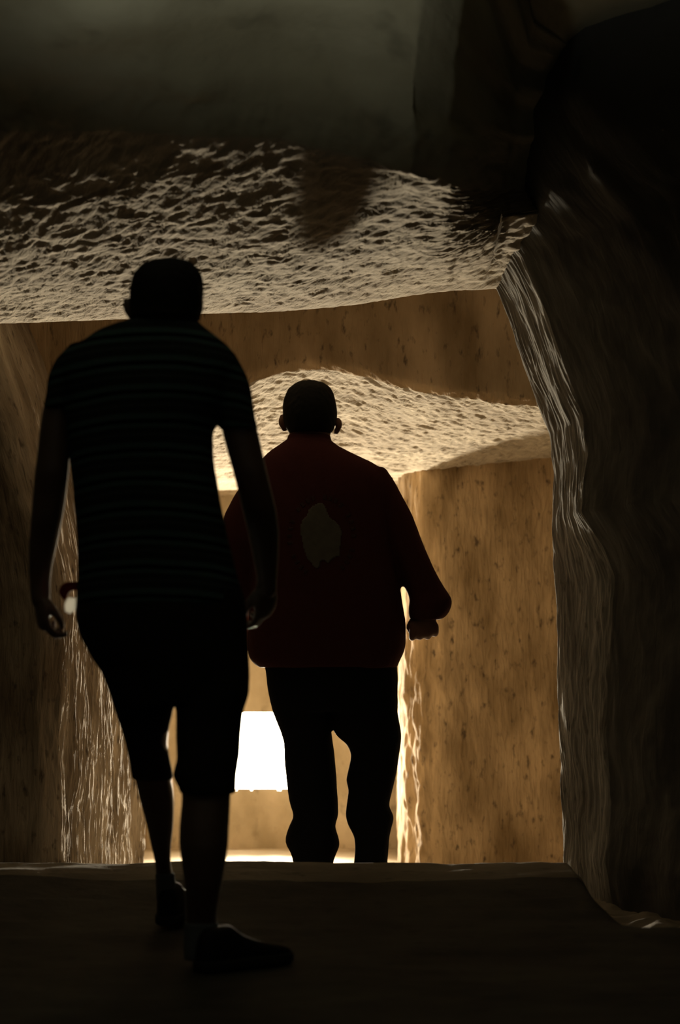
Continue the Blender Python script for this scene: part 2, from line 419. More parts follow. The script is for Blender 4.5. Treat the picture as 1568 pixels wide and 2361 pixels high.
# ------------------------------------------------------------------ people: shape helpers
class Parts:
    """collects closed tubes / lofts / blobs, fused later into one continuous skin"""
    def __init__(s): s.v = []; s.f = []
    def rings(s, R):
        n, k = R.shape[:2]; b = len(s.v)
        s.v += [tuple(p) for p in R.reshape(-1, 3)]
        for i in range(n - 1):
            for j in range(k):
                j2 = (j + 1) % k
                s.f.append((b + i * k + j, b + i * k + j2, b + (i + 1) * k + j2, b + (i + 1) * k + j))
        s.f.append(tuple(b + j for j in range(k))[::-1]); s.f.append(tuple(b + (n - 1) * k + j for j in range(k)))
    def loft(s, rows, tr=None, n=None, ex=2.3, k=28, grow=0.0):
        """rows: (py, x_left, x_right, depth, half thickness)"""
        rows = sorted(rows, key=lambda r: r[0]); A = np.array([[float(q) for q in r] for r in rows])
        n = n or max(10, int((A[-1, 0] - A[0, 0]) / 7))
        y = np.linspace(A[0, 0], A[-1, 0], n)
        I = [np.interp(y, A[:, 0], A[:, c]) for c in range(1, 5)]
        I = [smooth_path(c[:, None], 0.9)[:, 0] for c in I]
        t = np.linspace(0, 2 * math.pi, k, endpoint=False)
        ct = np.sign(np.cos(t)) * np.abs(np.cos(t)) ** (2 / ex); sn = np.sign(np.sin(t)) * np.abs(np.sin(t)) ** (2 / ex)
        R = np.zeros((n, k, 3))
        cx = px2x((I[0] + I[1]) / 2, I[2]); hw = (I[1] - I[0]) / 2 * I[2] / F + grow
        R[..., 0] = cx[:, None] + hw[:, None] * ct
        R[..., 1] = I[2][:, None] + (I[3] + grow)[:, None] * sn
        R[..., 2] = py2z(y, I[2])[:, None]
        s.rings(R)
    def tube(s, pts, rad, k=12, n=None, flat=None):
        pts = np.array(pts, float); rad = np.array(rad, float)
        L_ = np.concatenate([[0], np.cumsum(np.linalg.norm(np.diff(pts, axis=0), axis=1))])
        n = n or max(6, int(L_[-1] / 0.006))
        t = np.linspace(0, L_[-1], n)
        Q = np.stack([np.interp(t, L_, pts[:, c]) for c in range(3)], -1); r = np.interp(t, L_, rad)
        Q = smooth_path(Q, 1.2)
        T = np.gradient(Q, axis=0); T /= np.linalg.norm(T, axis=1, keepdims=True)
        ref = np.array([1.0, 0.03, 0.02])
        if abs(T[:, 0]).mean() > 0.8: ref = np.array([0.0, 1.0, 0.05])
        A = np.cross(T, ref); A /= np.linalg.norm(A, axis=1, keepdims=True); B = np.cross(T, A)
        # round the two ends
        Q = np.concatenate([Q[:1] - T[:1] * r[0] * 0.75, Q[:1] - T[:1] * r[0] * 0.45, Q, Q[-1:] + T[-1:] * r[-1] * 0.45, Q[-1:] + T[-1:] * r[-1] * 0.75])
        r = np.concatenate([[r[0] * 0.45, r[0] * 0.85], r, [r[-1] * 0.85, r[-1] * 0.45]])
        A = np.concatenate([A[:1], A[:1], A, A[-1:], A[-1:]]); B = np.concatenate([B[:1], B[:1], B, B[-1:], B[-1:]])
        a = np.linspace(0, 2 * math.pi, k, endpoint=False)
        R = Q[:, None] + r[:, None, None] * (np.cos(a)[None, :, None] * A[:, None] + np.sin(a)[None, :, None] * B[:, None])
        s.rings(R)
    def blob(s, c, r, M=None, nu=20, nv=14):
        """ellipsoid; M: 3x3 rotation"""
        th = np.linspace(0.06, math.pi - 0.06, nv); ph = np.linspace(0, 2 * math.pi, nu, endpoint=False)
        R = np.zeros((nv, nu, 3))
        R[..., 0] = np.sin(th)[:, None] * np.cos(ph) * r[0]; R[..., 1] = np.sin(th)[:, None] * np.sin(ph) * r[1]
        R[..., 2] = np.cos(th)[:, None] * r[2]
        if M is not None: R = R @ np.array(M).T
        s.rings(R[::-1] + np.array(c))
    def build(s, name, mat, parent=None, voxel=0.006, smooth=6, fold=None):
        me = bpy.data.meshes.new(name + '_raw'); me.from_pydata(s.v, [], s.f); me.update()
        bm = bmesh.new(); bm.from_mesh(me); bmesh.ops.recalc_face_normals(bm, faces=bm.faces); bm.to_mesh(me); bm.free()
        o = bpy.data.objects.new(name, me); C.objects.link(o)
        r = o.modifiers.new('r', 'REMESH'); r.mode = 'VOXEL'; r.voxel_size = voxel; r.use_smooth_shade = True
        sm = o.modifiers.new('s', 'SMOOTH'); sm.factor = 0.5; sm.iterations = smooth
        dg = bpy.context.evaluated_depsgraph_get()
        me2 = bpy.data.meshes.new_from_object(o.evaluated_get(dg)); me2.name = name
        o.modifiers.clear(); o.data = me2; bpy.data.meshes.remove(me)
        if fold:
            n = len(me2.vertices); co = np.zeros(n * 3, np.float32); no = np.zeros(n * 3, np.float32)
            me2.vertices.foreach_get('co', co); me2.vertices.foreach_get('normal', no)
            co = co.reshape(-1, 3).astype(float); no = no.reshape(-1, 3)
            co += no * fold(co)[:, None]
            me2.vertices.foreach_set('co', co.reshape(-1).astype(np.float32)); me2.update()
        me2.materials.clear(); me2.materials.append(mat)
        me2.polygons.foreach_set('use_smooth', np.ones(len(me2.polygons), dtype=bool))
        if parent: o.parent = parent
        return o

def rotz(a): return np.array([[math.cos(a), -math.sin(a), 0], [math.sin(a), math.cos(a), 0], [0, 0, 1]])
def rotx(a): return np.array([[1, 0, 0], [0, math.cos(a), -math.sin(a)], [0, math.sin(a), math.cos(a)]])
def roty(a): return np.array([[math.cos(a), 0, math.sin(a)], [0, 1, 0], [-math.sin(a), 0, math.cos(a)]])

def add_head(p, top, hw, M):
    """head facing local +y; top = crown point, hw = half width of the skull"""
    k = hw / 0.078
    def at(x, y, z): return np.array(top) + M @ (np.array([x, y, z]) * k)
    p.blob(at(0, 0.0, -0.098), np.array([0.078, 0.098, 0.098]) * k, M)          # skull
    p.blob(at(0, 0.022, -0.158), np.array([0.066, 0.072, 0.075]) * k, M)        # face block
    p.blob(at(0, 0.048, -0.205), np.array([0.044, 0.040, 0.030]) * k, M)        # jaw, chin
    p.blob(at(0, 0.078, -0.103), np.array([0.056, 0.020, 0.014]) * k, M)        # brow
    p.tube([at(0, 0.092, -0.112), at(0, 0.108, -0.140), at(0, 0.112, -0.152)], np.array([0.008, 0.011, 0.013]) * k)   # nose
    for sx in (-1, 1):
        p.blob(at(sx * 0.013, 0.100, -0.154), np.array([0.009, 0.010, 0.008]) * k, M)
        p.blob(at(sx * 0.046, 0.066, -0.140), np.array([0.020, 0.020, 0.020]) * k, M)   # cheekbones
    p.blob(at(0, 0.090, -0.178), np.array([0.024, 0.009, 0.006]) * k, M)        # lips
    p.blob(at(0, 0.088, -0.188), np.array([0.021, 0.009, 0.007]) * k, M)

def add_eyes(top, hw, M, parent, mat):
    k = hw / 0.078
    for sx in (-1, 1):
        p = Parts(); p.blob(np.array(top) + M @ (np.array([sx * 0.030, 0.083, -0.122]) * k), np.array([0.012, 0.012, 0.010]) * k)
        p.build('eye', mat, parent, 0.003, 2)

def make_hair(rows, mat, parent, seed):
    p = Parts(); p.loft(rows, n=34, ex=2.15, k=40)
    return p.build('hair', mat, parent, 0.0042, 3, lambda co: 0.0035 * fbm(co[:, 0] / 0.012, co[:, 2] / 0.012 + co[:, 1] / 0.012, seed, 2))

def add_hand(p, wrist, M, curl=0.5, size=1.0, mirror=1, spread=0.05):
    """hand hanging along local -z, back of the hand to local -y, thumb towards local +x*mirror; M = 3x3"""
    def at(x, y, z): return np.array(wrist) + M @ (np.array([x * mirror, y, z]) * size)
    p.tube([at(0, 0, 0.03), at(0, 0, -0.02)], np.array([0.026, 0.028]) * size)
    p.blob(at(0, 0, -0.055), np.array([0.042, 0.017, 0.052]) * size, M)
    p.blob(at(0.018, 0.010, -0.040), np.array([0.018, 0.014, 0.030]) * size, M)      # thumb base
    for i, (x, ln) in enumerate(((0.030, 0.074), (0.010, 0.082), (-0.010, 0.077), (-0.029, 0.062))):
        base = np.array([x, 0.0, -0.090 + 0.004 * abs(i - 1)]); a = curl * (0.55 + 0.12 * i); pts = [base + [0, 0, 0.02], base]; cur = base
        ang = a
        for frac in (0.46, 0.30, 0.24):
            d = np.array([x * spread * 6, math.sin(ang), -math.cos(ang)]); cur = cur + d * ln * frac; pts.append(cur); ang += a * 1.25
        p.tube([at(*q) for q in pts], np.array([0.0098, 0.0098, 0.0092, 0.0085, 0.0078]) * size, k=10)
    p.tube([at(0.026, 0.012, -0.030), at(0.043, 0.024, -0.058), at(0.042, 0.036, -0.082), at(0.034, 0.044, -0.100)], np.array([0.013, 0.0115, 0.0105, 0.009]) * size, k=10)

def make_shoe(name, heel, yaw, pitch, mat, sole_mat, parent, L_=0.285, high=0.0):
    """trainer: heel = ground point under the back of the heel, toe along yaw (0 = +y)"""
    M = rotz(yaw) @ rotx(pitch)
    t = np.linspace(0, 1, 26)
    hwid = np.interp(t, [0, .06, .2, .45, .7, .88, .97, 1], [.018, .030, .037, .036, .048, .042, .026, .010])
    off = np.interp(t, [0, .5, .75, 1], [0, .002, .005, .012])
    top = np.interp(t, [0, .05, .18, .32, .45, .62, .85, .97, 1], [.07, .092 + high, .094 + high, .096 + high, .082, .064, .050, .038, .026])
    a = np.linspace(0, 2 * math.pi, 24, endpoint=False)
    R = np.zeros((26, 24, 3))
    R[..., 0] = off[:, None] + hwid[:, None] * np.sign(np.cos(a)) * np.abs(np.cos(a)) ** 0.8
    R[..., 1] = (t * L_)[:, None]
    R[..., 2] = np.where(np.sin(a) > 0, 0.030 + (top[:, None] - 0.030) * np.abs(np.sin(a)) ** 0.75, 0.030 - 0.014 * np.abs(np.sin(a)) ** 0.6)
    p = Parts(); p.rings(R @ M.T + np.array(heel))
    o = p.build(name, mat, parent, 0.0055, 3)
    S = np.zeros((2 + 2, 40, 3)); tt = np.linspace(0, 2 * math.pi, 40, endpoint=False)
    ly = (1 - np.cos(tt)) / 2; sgn = np.sign(np.sin(tt) + 1e-9)
    hw_ = np.interp(ly, t, hwid) + 0.005; of_ = np.interp(ly, t, off)
    for i, (z, g) in enumerate(((0.0, 0.92), (0.006, 1.0), (0.022, 1.0), (0.028, 0.94))):
        S[i, :, 0] = of_ + sgn * hw_ * g * np.where((ly < 0.004) | (ly > 0.996), 0.15, 1); S[i, :, 1] = ly * (L_ + 0.008) - 0.004; S[i, :, 2] = z
    p = Parts(); p.rings(S @ M.T + np.array(heel))
    p.build('sole', sole_mat, o, 0.005, 2)
    return o

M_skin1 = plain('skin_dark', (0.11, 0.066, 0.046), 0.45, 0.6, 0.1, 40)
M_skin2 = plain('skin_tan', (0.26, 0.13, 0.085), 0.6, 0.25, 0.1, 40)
for _m in (M_skin1, M_skin2):
    _b = _m.node_tree.nodes['Principled BSDF']; _b.inputs['Sheen Weight'].default_value = 0.5; _b.inputs['Sheen Roughness'].default_value = 0.35
M_hair = plain('hair_black', (0.010, 0.009, 0.008), 0.7, 0.2, 0.5, 300)
M_eye = plain('eye_dark', (0.25, 0.22, 0.2), 0.3, 0.5, 0.0)
M_shorts = plain('shorts_cloth', (0.022, 0.021, 0.020), 0.9, 0.1, 0.25, 120)
M_pants = plain('trouser_cloth', (0.014, 0.014, 0.016), 0.9, 0.1, 0.25, 120)
M_jacket = plain('jacket_red', (0.090, 0.027, 0.025), 0.85, 0.12, 0.15, 90)
M_print = plain('emblem_print', (0.15, 0.14, 0.115), 0.8, 0.1, 0.25, 45)
M_shoe = plain('shoe_black', (0.012, 0.012, 0.012), 0.7, 0.25, 0.2, 80)
M_sole = plain('shoe_sole', (0.03, 0.03, 0.03), 0.8, 0.2, 0.2, 80)
M_sock = plain('sock_grey', (0.16, 0.18, 0.20), 0.95, 0.05, 0.15, 150)
M_red = plain('strap_red', (0.22, 0.012, 0.012), 0.7, 0.2, 0.1)
M_white = plain('tag_white', (0.75, 0.75, 0.72), 0.4, 0.4, 0.05)
_nt = M_white.node_tree; _t = _nt.nodes.new('ShaderNodeBsdfTranslucent'); _t.inputs[0].default_value = (0.9, 0.9, 0.86, 1)
_m = _nt.nodes.new('ShaderNodeMixShader'); _m.inputs[0].default_value = 0.75
_nt.links.new(_nt.nodes['Principled BSDF'].outputs[0], _m.inputs[1]); _nt.links.new(_t.outputs[0], _m.inputs[2])
_nt.links.new(_m.outputs[0], _nt.nodes['Material Output'].inputs[0])

# striped knit shirt
m, nt, b, N, L = nodes('striped_knit')
tc = N('ShaderNodeTexCoord'); sp = N('ShaderNodeSeparateXYZ'); L(tc.outputs['Object'], sp.inputs[0])
nz_ = N('ShaderNodeTexNoise'); nz_.inputs['Scale'].default_value = 4; L(tc.outputs['Object'], nz_.inputs['Vector'])
mad = N('ShaderNodeMath'); mad.operation = 'MULTIPLY_ADD'; L(nz_.outputs['Fac'], mad.inputs[0]); mad.inputs[1].default_value = 0.022; L(sp.outputs['Z'], mad.inputs[2])
x2 = N('ShaderNodeMath'); x2.operation = 'ADD'; L(sp.outputs['X'], x2.inputs[0]); x2.inputs[1].default_value = 0.46
x3 = N('ShaderNodeMath'); x3.operation = 'MULTIPLY'; L(x2.outputs[0], x3.inputs[0]); L(x2.outputs[0], x3.inputs[1])
x4 = N('ShaderNodeMath'); x4.operation = 'MULTIPLY_ADD'; L(x3.outputs[0], x4.inputs[0]); x4.inputs[1].default_value = 0.45; L(mad.outputs[0], x4.inputs[2])
dv = N('ShaderNodeMath'); dv.operation = 'DIVIDE'; L(x4.outputs[0], dv.inputs[0]); dv.inputs[1].default_value = 0.071
fr = N('ShaderNodeMath'); fr.operation = 'FRACT'; L(dv.outputs[0], fr.inputs[0])
rp = N('ShaderNodeValToRGB'); cr = rp.color_ramp; cr.interpolation = 'LINEAR'
navy, teal, black = (0.030, 0.037, 0.039, 1), (0.075, 0.135, 0.135, 1), (0.006, 0.006, 0.008, 1)
cr.elements[0].position = 0.0; cr.elements[0].color = black
cr.elements[1].position = 0.10; cr.elements[1].color = black
for pos, col in ((0.14, teal), (0.28, teal), (0.34, navy), (0.52, navy), (0.56, (0.052, 0.068, 0.070, 1)), (0.62, (0.052, 0.068, 0.070, 1)), (0.66, navy), (0.80, navy), (0.84, teal), (0.95, teal), (0.99, black)):
    e = cr.elements.new(pos); e.color = col
L(fr.outputs[0], rp.inputs[0])
wv = N('ShaderNodeTexNoise'); wv.inputs['Scale'].default_value = 140; L(tc.outputs['Object'], wv.inputs['Vector'])
mm = N('ShaderNodeMix'); mm.data_type = 'RGBA'; mm.blend_type = 'MULTIPLY'; mm.inputs[0].default_value = 0.6
L(rp.outputs[0], mm.inputs[6]); L(wv.outputs['Color'], mm.inputs[7]); L(mm.outputs[2], b.inputs['Base Color'])
b.inputs['Roughness'].default_value = 0.95; b.inputs['Specular IOR Level'].default_value = 0.08
M_shirt = m

def folds(amp, sx, sz, seed, slant=0.0):
    return lambda co: amp * fbm(co[:, 0] / sx + co[:, 1] / sx + slant * co[:, 2], co[:, 2] / sz, seed, 3)

# ------------------------------------------------------------------ person in the striped shirt (near, left)
D1 = 5.40
b1 = Parts()
Mh = rotz(-0.38) @ rotx(-0.16)
top1 = W(384, 602, D1 + 0.03)
add_head(b1, top1 + np.array([0, 0.02, -0.012]), 0.080, Mh)
H1 = [(598, 376, 408, D1, .022), (601, 358, 426, D1, .040), (606, 342, 439, D1, .055), (616, 324, 451, D1, .070), (632, 309, 462, D1, .086), (650, 303, 467, D1, .094), (680, 300, 468, D1, .098), (700, 300, 466, D1, .096), (720, 301, 463, D1 - .002, .090), (738, 303, 460, D1 - .006, .084)]
b1.loft([(y + 4, l + 4, r - 4, d, t * .95) for y, l, r, d, t in H1] + [(745, 304, 459, D1, .075), (775, 300, 462, D1, .075)], ex=2.2)
b1.tube([W(290, 692, D1 + .01), W(293, 714, D1 + .01), W(302, 733, D1 + .01)], [0.008, 0.010, 0.007])
b1.tube([W(462, 694, D1 + .06), W(461, 714, D1 + .06), W(456, 731, D1 + .06)], [0.008, 0.010, 0.007])
b1.tube([top1 + [0.0, 0.02, -0.15], W(383, 745, D1 + 0.01), W(372, 800, D1)], [0.064, 0.068, 0.085], k=18)
b1.loft([(745, 300, 455, D1, .06), (775, 235, 475, D1, .085), (830, 165, 530, D1, .105), (930, 165, 500, D1, .115), (1060, 178, 482, D1, .11), (1200, 190, 500, D1, .105),
         (1350, 200, 540, D1, .115), (1450, 205, 555, D1, .12), (1560, 262, 560, D1, .11), (1620, 290, 550, D1, .10)])
# left arm
b1.loft([(820, 140, 205, D1, .045), (870, 120, 185, D1, .05), (920, 107, 172, D1, .05), (950, 98, 165, D1, .047), (1000, 91, 163, D1, .045), (1050, 86, 161, D1, .043), (1090, 80, 158, D1, .043), (1150, 75, 151, D1 + .02, .042),
         (1200, 71, 143, D1 + .03, .040), (1250, 67, 132, D1 + .05, .036), (1300, 66, 121, D1 + .06, .030), (1340, 68, 115, D1 + .07, .026), (1370, 70, 116, D1 + .07, .024)])
add_hand(b1, W(92, 1368, D1 + .07), roty(-0.10) @ rotz(-1.1), curl=0.9, mirror=1, size=0.9, spread=0.01)
# right arm, forearm carried forward
b1.loft([(830, 490, 552, D1, .045), (880, 500, 566, D1, .05), (930, 505, 576, D1, .05), (1000, 513, 596, D1, .045), (1050, 527, 607, D1, .044), (1090, 538, 616, D1, .044), (1130, 548, 626, D1 + .01, .043),
         (1180, 560, 638, D1 + .03, .043), (1230, 572, 644, D1 + .08, .042), (1280, 582, 643, D1 + .14, .038), (1320, 590, 641, D1 + .19, .030), (1345, 594, 638, D1 + .22, .026)])
add_hand(b1, W(615, 1342, D1 + .22), roty(0.06) @ rotx(0.5) @ rotz(0.9), curl=0.7, mirror=-1)
# legs
DL = [(1560, 255, 398, D1 + .01, .085), (1640, 275, 392, D1 + .05, .08), (1720, 298, 385, D1 + .12, .072), (1780, 308, 392, D1 + .18, .065), (1830, 319, 400, D1 + .24, .060), (1870, 330, 401, D1 + .30, .060), (1910, 340, 399, D1 + .38, .056),
      (1950, 349, 394, D1 + .46, .046), (1985, 357, 393, D1 + .53, .036), (2020, 361, 398, D1 + .58, .034), (2050, 364, 402, D1 + .61, .036), (2075, 364, 402, D1 + .63, .036)]
b1.loft(DL)
DR = [(1560, 415, 572, D1, .085), (1640, 412, 556, D1 - .02, .08), (1720, 411, 548, D1 - .04, .072), (1790, 412, 536, D1 - .06, .065), (1830, 419, 532, D1 - .07, .062), (1850, 419, 531, D1 - .08, .062), (1880, 416, 530, D1 - .09, .062), (1910, 413, 528, D1 - .10, .062), (1950, 413, 526, D1 - .11, .060),
      (1990, 419, 521, D1 - .11, .055), (2040, 425, 511, D1 - .11, .046), (2080, 427, 504, D1 - .10, .040), (2110, 428, 499, D1 - .09, .037), (2140, 428, 501, D1 - .08, .038), (2180, 430, 506, D1 - .08, .038), (2205, 432, 506, D1 - .08, .036)]
b1.loft(DR)
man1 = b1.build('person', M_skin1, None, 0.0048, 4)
tag(man1, 'person in striped shirt and dark shorts walking away, nearest on the left', 'person')
add_eyes(top1 + np.array([0, 0.02, -0.012]), 0.080, Mh, man1, M_eye)
make_hair([(y - 1, l - 1, r + 1, d - .014, t) for y, l, r, d, t in H1], M_hair, man1, 3)

p = Parts()
p.loft([(736, 322, 452, D1, .072), (748, 268, 466, D1, .085), (765, 226, 486, D1, .10), (790, 190, 520, D1, .115), (820, 152, 545, D1, .125), (850, 138, 556, D1, .13), (880, 138, 545, D1, .135), (930, 147, 520, D1, .138),
        (980, 153, 498, D1, .136), (1000, 155, 490, D1, .135), (1060, 160, 495, D1, .13), (1110, 167, 502, D1, .127), (1170, 173, 511, D1, .125), (1250, 178, 528, D1, .127), (1300, 179, 542, D1, .13), (1340, 180, 553, D1, .135), (1375, 177, 561, D1, .138), (1396, 177, 564, D1, .139)], ex=2.5, k=40)
p.loft([(795, 165, 235, D1, .06), (830, 132, 225, D1, .068), (870, 113, 205, D1, .068), (905, 106, 190, D1, .066), (930, 101, 178, D1, .064), (948, 100, 168, D1, .062)])
p.loft([(795, 470, 525, D1, .06), (820, 480, 548, D1, .066), (850, 488, 563, D1, .068), (880, 494, 574, D1, .068), (930, 499, 582, D1, .066), (970, 504, 587, D1, .064), (992, 508, 596, D1, .062)])
shirt = p.build('shirt', M_shirt, man1, 0.0065, 5, folds(0.010, 0.16, 0.10, 5, 2.0))
shirt['label'] = 'dark knit shirt with thin teal stripes'

p = Parts()
p.loft([(1340, 188, 552, D1, .128), (1380, 178, 566, D1, .135), (1420, 174, 569, D1, .14), (1470, 185, 572, D1, .14), (1520, 214, 575, D1, .135), (1560, 244, 577, D1, .125), (1600, 256, 574, D1, .115), (1625, 264, 568, D1, .105)], ex=2.5, k=36)
p.loft([(1540, 232, 400, D1, .11), (1600, 256, 402, D1 + .03, .105), (1640, 268, 398, D1 + .05, .10), (1680, 280, 389, D1 + .09, .095), (1712, 289, 383, D1 + .12, .09), (1745, 298, 388, D1 + .15, .085), (1785, 304, 397, D1 + .18, .082), (1796, 307, 398, D1 + .19, .080)])
p.loft([(1540, 400, 577, D1, .11), (1600, 404, 575, D1 - .01, .108), (1640, 405, 562, D1 - .02, .10), (1700, 405, 555, D1 - .03, .095), (1750, 408, 550, D1 - .05, .09), (1780, 399, 544, D1 - .06, .088), (1795, 397, 543, D1 - .06, .087), (1806, 410, 543, D1 - .07, .085), (1829, 416, 542, D1 - .07, .083)])
p.build('shorts', M_shorts, man1, 0.0065, 4, folds(0.007, 0.10, 0.16, 9, 1.0))
# socks and shoes
p = Parts(); p.loft([(2126, 425, 503, D1 - .085, .042), (2150, 424, 506, D1 - .08, .043), (2190, 424, 512, D1 - .08, .044), (2212, 426, 512, D1 - .08, .042)])
p.build('sock', M_sock, man1, 0.005, 3)
p = Parts(); p.loft([(2012, 358, 402, D1 + .57, .039), (2050, 360, 406, D1 + .61, .040), (2078, 361, 406, D1 + .63, .039)])
p.build('sock', M_sock, man1, 0.005, 3)
make_shoe('shoe', (px2x(462, 5.25), 5.235, 0.004), -0.75, 0.0, M_shoe, M_sole, man1, 0.29, 0.012)
make_shoe('shoe', (px2x(384, 5.98), 5.965, 0.030), -0.15, 0.12, M_shoe, M_sole, man1, 0.285, 0.012)

# red strap with a white tag hanging from the shorts pocket
lany = bpy.data.objects.new('pocket_lanyard', None); C.objects.link(lany)
q = W(162, 1360, D1 - .005); lany.location = q
tag(lany, 'red strap with small white tag hanging at the striped-shirt person\'s left hip', 'lanyard')
p = Parts(); p.tube([np.array([0.040, 0.012, 0.016]), np.array([-0.014, 0.004, 0.014]), np.array([-0.026, 0, -0.004]), np.array([-0.014, -0.004, -0.022])], [0.006, 0.007, 0.0065, 0.004])
p.tube([np.array([0.042, 0.010, 0.004]), np.array([-0.006, 0.0, 0.004]), np.array([-0.012, -0.004, -0.020])], [0.006, 0.006, 0.004])
p.build('strap', M_red, lany, 0.0025, 2)
p = Parts(); p.rings(np.array([[(x, y, z) for x, z in ((-.005, -.019), (.016, -.020), (.018, -.034), (.012, -.052), (.0, -.060), (-.012, -.055), (-.014, -.036))] for y in (-.009, -.0075, -.0045, -.003)]))
p.build('tag', M_white, lany, 0.0012, 2)

# ------------------------------------------------------------------ person in the red jacket (farther, middle)
D2 = 7.65
b2 = Parts()
Mh2 = rotz(0.06)
top2 = W(714, 881, D2 + 0.02)
add_head(b2, top2 + np.array([0, 0.02, -0.012]), 0.080, Mh2)
H2 = [(879, 700, 728, D2, .025), (882, 684, 742, D2, .045), (889, 675, 754, D2, .062), (901, 664, 765, D2, .080), (920, 656, 772, D2, .092), (940, 653, 776, D2, .098), (960, 653, 776, D2, .098), (976, 656, 774, D2, .093), (990, 661, 769, D2 - .002, .084), (1000, 668, 762, D2 - .004, .074)]
b2.loft([(y + 3, l + 4, r - 4, d, t * .95) for y, l, r, d, t in H2] + [(1006, 662, 763, D2, .075), (1026, 660, 764, D2, .08)], ex=2.2)
b2.tube([W(651, 959, D2), W(648, 974, D2 - .008), W(656, 992, D2)], [0.009, 0.0125, 0.008])
b2.tube([W(779, 968, D2), W(784, 978, D2 - .008), W(775, 998, D2)], [0.010, 0.0125, 0.009])
b2.tube([top2 + [0, 0.01, -0.16], W(712, 1010, D2), W(712, 1060, D2)], [0.062, 0.066, 0.085], k=18)
b2.loft([(1015, 665, 762, D2, .06), (1050, 630, 810, D2, .09), (1110, 595, 880, D2, .10), (1250, 610, 870, D2, .11), (1400, 610, 890, D2, .115), (1520, 615, 905, D2, .12), (1600, 640, 895, D2, .10), (1618, 650, 890, D2, .08)])
b2.loft([(1100, 855, 905, D2, .04), (1140, 862, 915, D2, .045), (1185, 875, 938, D2, .045), (1250, 900, 963, D2, .042), (1310, 925, 988, D2, .04), (1380, 955, 1022, D2 - .01, .038), (1430, 955, 1005, D2 - .02, .03), (1445, 955, 1002, D2 - .02, .028)])
# right fist seen from the back, knuckles down
wr = W(979, 1424, D2 - .02)
Mf = rotz(0.1) @ rotx(-0.15)
def fat(x, y, z): return wr + Mf @ np.array([x, y, z])
b2.blob(fat(-0.002, 0.0, -0.032), (0.050, 0.024, 0.040), Mf)
for i, (x, zt) in enumerate(((-0.043, -0.064), (-0.016, -0.062), (0.012, -0.060), (0.038, -0.050))):
    b2.tube([fat(x, -0.004, -0.030), fat(x, 0.000, zt), fat(x, 0.026, zt - 0.006), fat(x * 0.9, 0.040, zt + 0.018), fat(x * 0.85, 0.026, zt + 0.030)], [0.012, 0.0135, 0.0125, 0.0115, 0.010], k=12)
b2.tube([fat(-0.040, 0.014, -0.010), fat(-0.052, 0.034, -0.030), fat(-0.034, 0.052, -0.048), fat(-0.010, 0.056, -0.052)], [0.014, 0.013, 0.0115, 0.010], k=12)
# left arm and hand
b2.loft([(1100, 575, 630, D2, .04), (1150, 548, 612, D2, .045), (1200, 535, 598, D2, .045), (1260, 530, 590, D2, .042), (1320, 530, 585, D2 + .02, .04), (1380, 535, 582, D2 + .05, .034), (1420, 538, 576, D2 + .07, .028)])
add_hand(b2, W(557, 1420, D2 + .07), roty(-0.05) @ rotz(0.8), curl=0.7, mirror=1)
# legs
PL = [(1590, 618, 762, D2, .10), (1640, 628, 762, D2 + .01, .098), (1680, 645, 764, D2 + .02, .092), (1710, 655, 768, D2 + .03, .088), (1760, 657, 773, D2 + .04, .082), (1800, 661, 776, D2 + .05, .080), (1850, 668, 779, D2 + .05, .078), (1882, 677, 780, D2 + .05, .076), (1905, 666, 771, D2 + .05, .078),
      (1935, 657, 782, D2 + .05, .085), (1950, 660, 783, D2 + .05, .085), (1966, 672, 775, D2 + .05, .08), (1990, 676, 767, D2 + .05, .075), (2025, 678, 768, D2 + .05, .07)]
PR = [(1590, 758, 917, D2, .10), (1640, 763, 917, D2 - .01, .098), (1680, 765, 923, D2 - .02, .095), (1700, 778, 925, D2 - .02, .092), (1718, 801, 923, D2 - .02, .09), (1738, 811, 920, D2 - .02, .086), (1770, 805, 917, D2 - .03, .082), (1800, 798, 910, D2 - .03, .080), (1820, 805, 905, D2 - .03, .078), (1860, 799, 896, D2 - .03, .074), (1880, 797, 908, D2 - .03, .074),
      (1900, 802, 905, D2 - .03, .072), (1930, 819, 898, D2 - .03, .068), (1960, 820, 895, D2 - .03, .068), (2000, 815, 893, D2 - .03, .068), (2030, 812, 893, D2 - .03, .068)]
def shrink(rows, a, tk, bottom):
    return [(y, xl + a, xr - a, d, t * tk) for (y, xl, xr, d, t) in rows] + [(bottom, rows[-1][1] + a + 6, rows[-1][2] - a - 6, rows[-1][3], .035)]
b2.loft(shrink(PL, 16, .72, 2048)); b2.loft(shrink(PR, 14, .72, 2048))
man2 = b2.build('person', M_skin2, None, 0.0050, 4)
tag(man2, 'person in dark red jacket and black trousers walking ahead towards the light', 'person')
add_eyes(top2 + np.array([0, 0.02, -0.012]), 0.080, Mh2, man2, M_eye)
make_hair([(y - 1, l - 1, r + 1, d - .014, t) for y, l, r, d, t in H2], M_hair, man2, 8)

